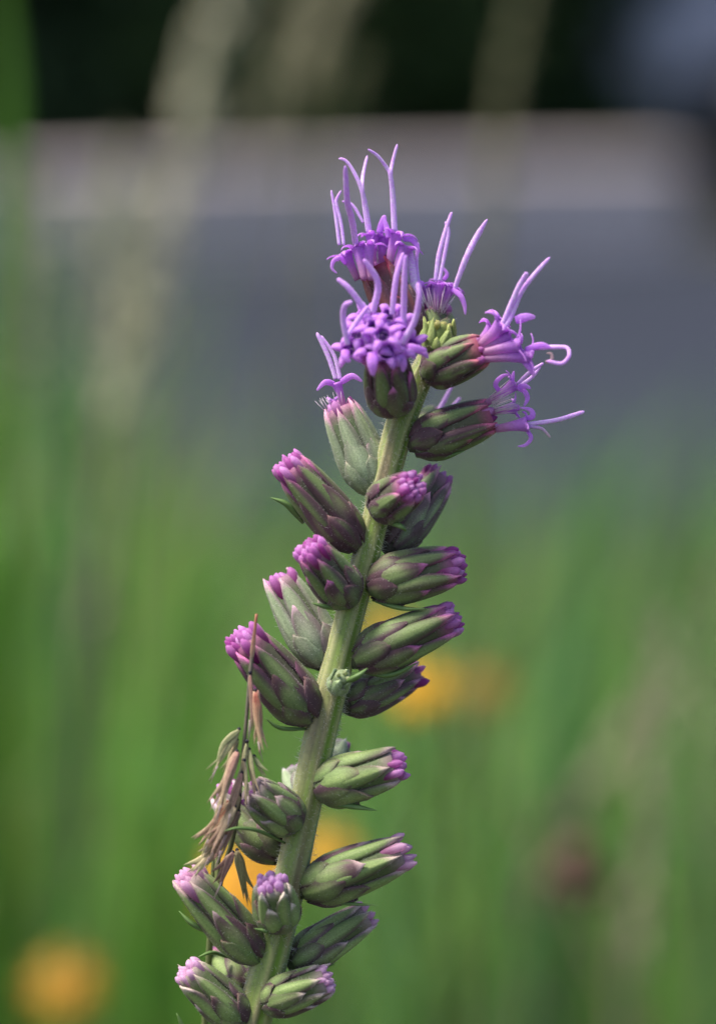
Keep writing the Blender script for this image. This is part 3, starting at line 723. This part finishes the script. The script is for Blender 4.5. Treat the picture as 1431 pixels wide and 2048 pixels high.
# h3
for i, (m, f) in enumerate([((850,572,-5),(862,618,-5)),((875,567,-4),(872,620,-4)),((903,572,-5),(882,620,-5)),((890,566,-7),(876,618,-7))]):
    floret('h3', m, 14, 24, f, 0.8, 50+i)
style('h3', [(870,562,-4),(877,510,-4),(892,456,-4),(903,424,-4)], [10,12,11,8])
style('h3', [(878,562,-4),(889,506,-4),(896,464,-4),(890,443,-4)], [9,10,10,7])
style('h3', [(907,580,-4),(931,517,-3),(953,473,-3),(974,438,-2.5)], [11,15,16,15,6])
style('h3', [(830,590,-4),(824,540,-4),(820,500,-4)], 18, 0.8)
style('h3', [(838,580,-5),(832,530,-5),(836,485,-5)], 10, 0.5)
lobe('h3', [(903,578,-3.5),(920,591,-3),(928,610,-3),(930,630,-3)], 12)
lobe('h3', [(886,560,-6),(893,548,-6),(884,533,-6)], 9)
lobe('h3', [(848,570,-4),(838,566,-4),(824,569,-4)], 11)
pappus('h3', (872,628,-4), 18, 50, 36, 0.9)
# h4
floret('h4', (1006,646,6), 20, 36, (960,690,5), 0.8, 60)
floret('h4', (985,655,4), 16, 30, (950,690,4), 0.9, 61)
floret('h4', (1040,690,6.5), 17, 34, (965,705,5.5), 0.5, 62)
floret('h4', (1062,714,6), 16, 34, (965,718,5.5), 0.5, 63)
floret('h4', (1020,672,5), 16, 30, (960,700,5), 0.8, 64)
style('h4', [(1002,652,5.8),(1012,630,6),(1034,579,7),(1046,557,7.5),(1054,545,8)], [13,14,13,12])
style('h4', [(1008,656,5.8),(1022,632,6),(1040,588,6.5),(1062,556,7),(1099,514,7)], [11,12,12,12,9])
style('h4', [(1068,696,6),(1110,694,7),(1133,696,7.5),(1137,712,8),(1122,727,8),(1092,722,8)], [12,11,10,10,10,9], 0.3)
lobe('h4', [(1030,640,6),(1052,634,6.5),(1070,634,6.5)], 19)
lobe('h4', [(1050,700,6.5),(1080,690,7),(1100,694,7)], 14)
lobe('h4', [(1090,724,7.5),(1102,720,7.5),(1102,708,7.5),(1092,706,7.5)], 7, ((0.6,0.4,0.5),(0.65,0.5,0.5)))
lobe('h4', [(1045,720,6),(1062,740,6.5),(1066,752,6.5)], 13)
# h5
floret('h5', (1029,768,1.5), 14, 26, (970,808,1), 0.6, 70)
floret('h5', (1054,848,2), 17, 22, (990,858,1.5), 0.9, 71, skip=(0,2))
floret('h5', (1030,815,0), 14, 22, (980,825,0.5), 0.6, 72)
style('h5', [(1034,768,1.5),(1058,745,2),(1086,726,2)], [9,10,10,7])
style('h5', [(1038,772,1),(1062,755,1),(1080,733,1)], [9,10,9,6])
style('h5', [(1054,848,2),(1112,840,2.5),(1168,823,3)], [9,11,11,11,9])
style('h5', [(1054,853,2),(1082,857,2.5),(1100,875,2.5)], [7,8,7,5], 0.3, ((0.56,0.30,0.80),(0.5,0.3,0.35)))
lobe('h5', [(1000,786,1),(990,768,1.5),(1004,752,1.5),(1021,749,1.5)], 10)
lobe('h5', [(1022,770,1),(1024,755,1),(1027,742,1)], 10)
lobe('h5', [(1032,776,2),(1048,772,2),(1061,777,2)], 12)
lobe('h5', [(1046,778,1),(1054,796,1),(1047,813,1)], 11)
lobe('h5', [(1050,838,2),(1064,832,2.5),(1060,820,2.5),(1040,815,2.5)], 12)
lobe('h5', [(1052,858,2),(1061,876,2),(1050,890,2),(1034,893,2)], 9)
pappus('h5', (985,812,1.5), 22, 50, 40, 0.4)
# h6
floret('h6', (673,765,-2), 12, 16, (690,818,-2), 0.8, 80, skip=(0,1,2,3))
floret('h6', (664,800,-1.5), 9, 12, (668,825,-2), 0.2, 81, skip=(0,2))
lobe('h6', [(668,768,-1.5),(650,765,-1),(633,781,-1)], 13)
lobe('h6', [(682,764,-1.5),(704,752,-1),(724,763,-1)], 14)
style('h6', [(671,758,-2),(656,713,-2),(633,665,-2)], [11,12,12,9])
style('h6', [(680,758,-2),(668,712,-2),(642,671,-2)], [11,11,9,6])
pappus('h6', (668,812,-1.5), 24, 26, 14, 0.4)
# h7 (styles peep out above h5)
style('h7', [(868,838,-11),(884,808,-11),(905,769,-11)], [13,13,11,8])
style('h7', [(890,835,-11),(908,810,-11),(920,795,-11)], [12,12,10,7])
tag(HC.build('bract_hair', M['hair'], plant, base), kind='stuff')

# leaf-like bracts under the heads
def small_leaf(pts, w, c=(0.10,0.17,0.05)):
    pth = catmull([P(*q) for q in pts], 14); mb = MB()
    mb.tube(pth, lambda u: max(0.08, math.sin(0.5+u*2.55))*w*0.85*PX, lambda u: mixc(c, tuple(x*1.5 for x in c), u), 7, 0.6, UP)
    mb.build('leaf', M['leaf'], plant, pth[0])
for pts, w in [([(745,1200,1),(800,1216,3),(853,1218,4)],10), ([(645,1602,1),(700,1612,3),(753,1621,4)],13), ([(622,1800,1),(690,1807,2),(757,1811,4)],8),
               ([(697,1216,1),(655,1214,4),(622,1206,5)],11), ([(778,1046,2),(800,1052,6),(812,1063,6)],10), ([(832,912,0),(880,916,1),(928,902,2)],12),
               ([(718,1342,1),(780,1350,2),(838,1324,3)],11), ([(574,1688,1),(517,1662,6),(476,1656,8),(448,1662,9)],8), ([(562,1862,2),(535,1862,5),(508,1857,6)],10),
               ([(420,1866,2),(385,1848,3),(358,1822,3)],11), ([(684,1368,4),(712,1354,6),(735,1336,6)],12), ([(400,2080,1),(372,2062,2),(353,2026,3)],11),
               ([(455,1915,-4),(425,1905,-2),(396,1914,0)],8), ([(612,1458,1),(560,1456,3),(530,1436,4)],9), ([(606,1046,1),(574,1010,2),(541,995,2.5)],12),
               ([(586,1285,-4),(562,1240,-5),(551,1212,-5)],9), ([(588,1945,-4),(640,1935,-6),(672,1928,-6)],8)]:
    small_leaf(pts, w)
random.seed(9)
for i in range(14):               # narrow stem leaves below the picture
    p = lo[3+i*2]; a = i*GOLD; d = Vector((math.cos(a), math.sin(a), 0)); Ls = random.uniform(0.06, 0.11)
    mb = MB(); mb.tube(catmull([p, p+d*Ls*0.5+UP*Ls*0.35, p+d*Ls+UP*Ls*0.25], 10), lambda u: 0.0022*math.sin(0.2+u*2.9), (0.08,0.16,0.04), 6, 0.2, UP)
    mb.build('leaf', M['leaf'], plant, p)

# ------------------------------------------------------------------ drooping grass seed head in front
random.seed(4)
rp = [(436,1790,2),(446,1740,3),(462,1690,4),(474,1630,5),(482,1560,5.5),(488,1490,6),(495,1410,6.5),(502,1330,6.5),(513,1228,6.5)]
gl = P(436,1790,2); gbase = Vector((gl.x-0.03, gl.y+0.04, 0))
gr = tag(empty('grass_seed_head', gbase), 'drooping reddish straw grass seed head leaning on the lower left buds', 'grass head')
pth = catmull([P(*q) for q in rp], 60)
culm = catmull([gbase, gbase+Vector((0.008,-0.006,0.35)), P(415,1960,-8), pth[0]], 30)
mb = MB(); mb.tube(culm, [0.0009,0.0006,0.0004], (0.22,0.26,0.10), 7); mb.build('culm', M['straw'], gr, gbase)
mb = MB(); mb.tube(pth, [0.00042,0.00040,0.00036,0.00034,0.0003,0.00026,0.00032,0.0002], lambda u: mixc((0.10,0.11,0.05), mixc((0.20,0.17,0.13),(0.45,0.17,0.10), sm(0.9,1,u)), sm(0.2,0.85,u)), 8); mb.build('rachis', M['straw'], gr, pth[0])
CRM=(0.54,0.42,0.25); RED=(0.46,0.12,0.08); PNK=(0.54,0.26,0.22); GRN=(0.34,0.40,0.18); PGR=(0.46,0.48,0.22); BRN=(0.24,0.13,0.09); PUR=(0.20,0.11,0.11)
def glume(par, a, b, w, c0, c1, bend=0.0):
    A, Bb = P(*a), P(*b); ax, e1, e2 = basis(Bb-A, -FW); m = A.lerp(Bb, 0.5)+e2*bend*PX
    mb = MB(); pth = catmull([A, m, Bb], 14); rings = []; cc = []; st = [random.uniform(0.55,1.3) for _ in range(9)]
    for i, q in enumerate(pth):
        u = i/14; t = pth[min(i+1,14)]-pth[max(0,i-1)]; _, f1, f2 = basis(t, -FW)
        wq = w*0.5*PX*max(0.03, min(1, (u+0.12)*3.2)*(1-u**1.7)); ring = []; rc = []
        for j in range(9):
            v = -1+j/4; ring.append(q+f2*wq*v+f1*wq*(0.28*(1-v*v)+(0.10 if j%2 else 0.0))); 
            c = mixc(c0, c1, u); rc.append(mixc(c, (0.56,0.46,0.30), sm(0.55,1,abs(v))*0.6 + (0.2 if j % 3 == 0 else 0))); rc[-1] = tuple(x*st[j] for x in rc[-1])
        for j in (6,4,2):
            v = -1+j/4; ring.append(q+f2*wq*v-f1*wq*0.12); rc.append(c0)
        rings.append(ring); cc.append(rc)
    mb.rings(rings, cc); return mb.build('glume', M['straw'], par, A)
def spikelet(a, b, w, c0, c1, n=3, bend=3, awn=True):
    A = P(*a); mb = MB()
    r = 4.2*PX
    mb.tube([A-(P(*b)-A).normalized()*r*0.8, A, A+(P(*b)-A).normalized()*r], [r*0.5, r, r*0.6], (0.02,0.015,0.03), 8)
    sp = mb.build('spikelet', M['straw'], gr, A)
    n = n+3
    for i in range(n):
        f = (i-(n-1)/2); dx = f*w*0.2; m_ = random.random()*0.6; o0, o1 = c0, c1
        c0 = mixc(c0, random.choice((CRM,PNK,c0,c0)), m_); c1 = mixc(c1, random.choice((CRM,PGR,BRN,c1)), m_)
        k = random.uniform(0.85,1.12)
        glume(sp, (a[0]+dx*0.15, a[1]+random.uniform(0,5), a[2]+random.uniform(-0.4,0.4)), (b[0]+dx*0.8+random.uniform(-3,3), b[1]-abs(f)*9+random.uniform(-18,10), b[2]+random.uniform(-0.5,0.5)),
              w*random.uniform(0.34,0.60), tuple(x*k for x in c0), tuple(x*k for x in c1), bend*f+random.uniform(-2,2)); c0, c1 = o0, o1
    if awn:
        for _ in range(2):
            e = P(b[0]+random.uniform(-8,8), b[1]+random.uniform(0,14), b[2]); s0 = P((a[0]+b[0]*3)/4+random.uniform(-4,4), (a[1]+b[1]*3)/4, b[2]+0.3)
            mb = MB(); mb.tube([s0, s0.lerp(e,0.5), e], [0.00010,0.00007,0.00003], (0.5,0.38,0.36), 5); mb.build('awn', M['straw'], sp, s0)
SP = [((511,1380,7.5),(519,1512,8),34,RED,CRM,3,4), ((500,1345,7),(503,1465,7.2),16,PNK,PUR,2,2), ((478,1458,6.5),(421,1552,8),24,PGR,PGR,2,5),
          ((474,1480,6),(448,1560,6),22,GRN,PGR,2,3), ((474,1502,7.5),(430,1640,8.5),32,PNK,CRM,4,3), ((494,1482,6.5),(476,1585,7),20,PGR,CRM,2,2),
          ((498,1498,6),(513,1605,6.5),18,PGR,PNK,2,2), ((508,1512,5.5),(533,1566,6),14,GRN,GRN,1,2), ((462,1600,7),(404,1698,7),40,RED,CRM,4,4),
          ((470,1612,7.5),(418,1705,7.8),28,CRM,PNK,3,3), ((478,1622,6.5),(432,1722,6.8),28,BRN,PNK,3,3), ((446,1682,6),(386,1745,6),44,CRM,PGR,3,4),
          ((466,1704,5),(432,1778,5),26,PNK,BRN,3,2), ((474,1700,-2),(496,1796,-4),34,(0.34,0.36,0.17),(0.40,0.36,0.2),2,3),
          ((484,1545,7),(452,1650,8),26,PNK,CRM,3,3), ((480,1590,6.5),(440,1690,7),26,CRM,BRN,3,3), ((456,1650,6.5),(410,1730,6.5),30,PNK,CRM,3,3), ((488,1520,7),(494,1610,7.5),18,PGR,CRM,2,2)]
for s in SP:
    spikelet(s[0], (s[1][0], s[1][1]+6, s[1][2]), s[2]*1.1, *s[3:])
glume(gr, (503,1320,6.7), (513,1226,6.7), 11, (0.28,0.19,0.14), RED)
print('front bracts', NB[0])
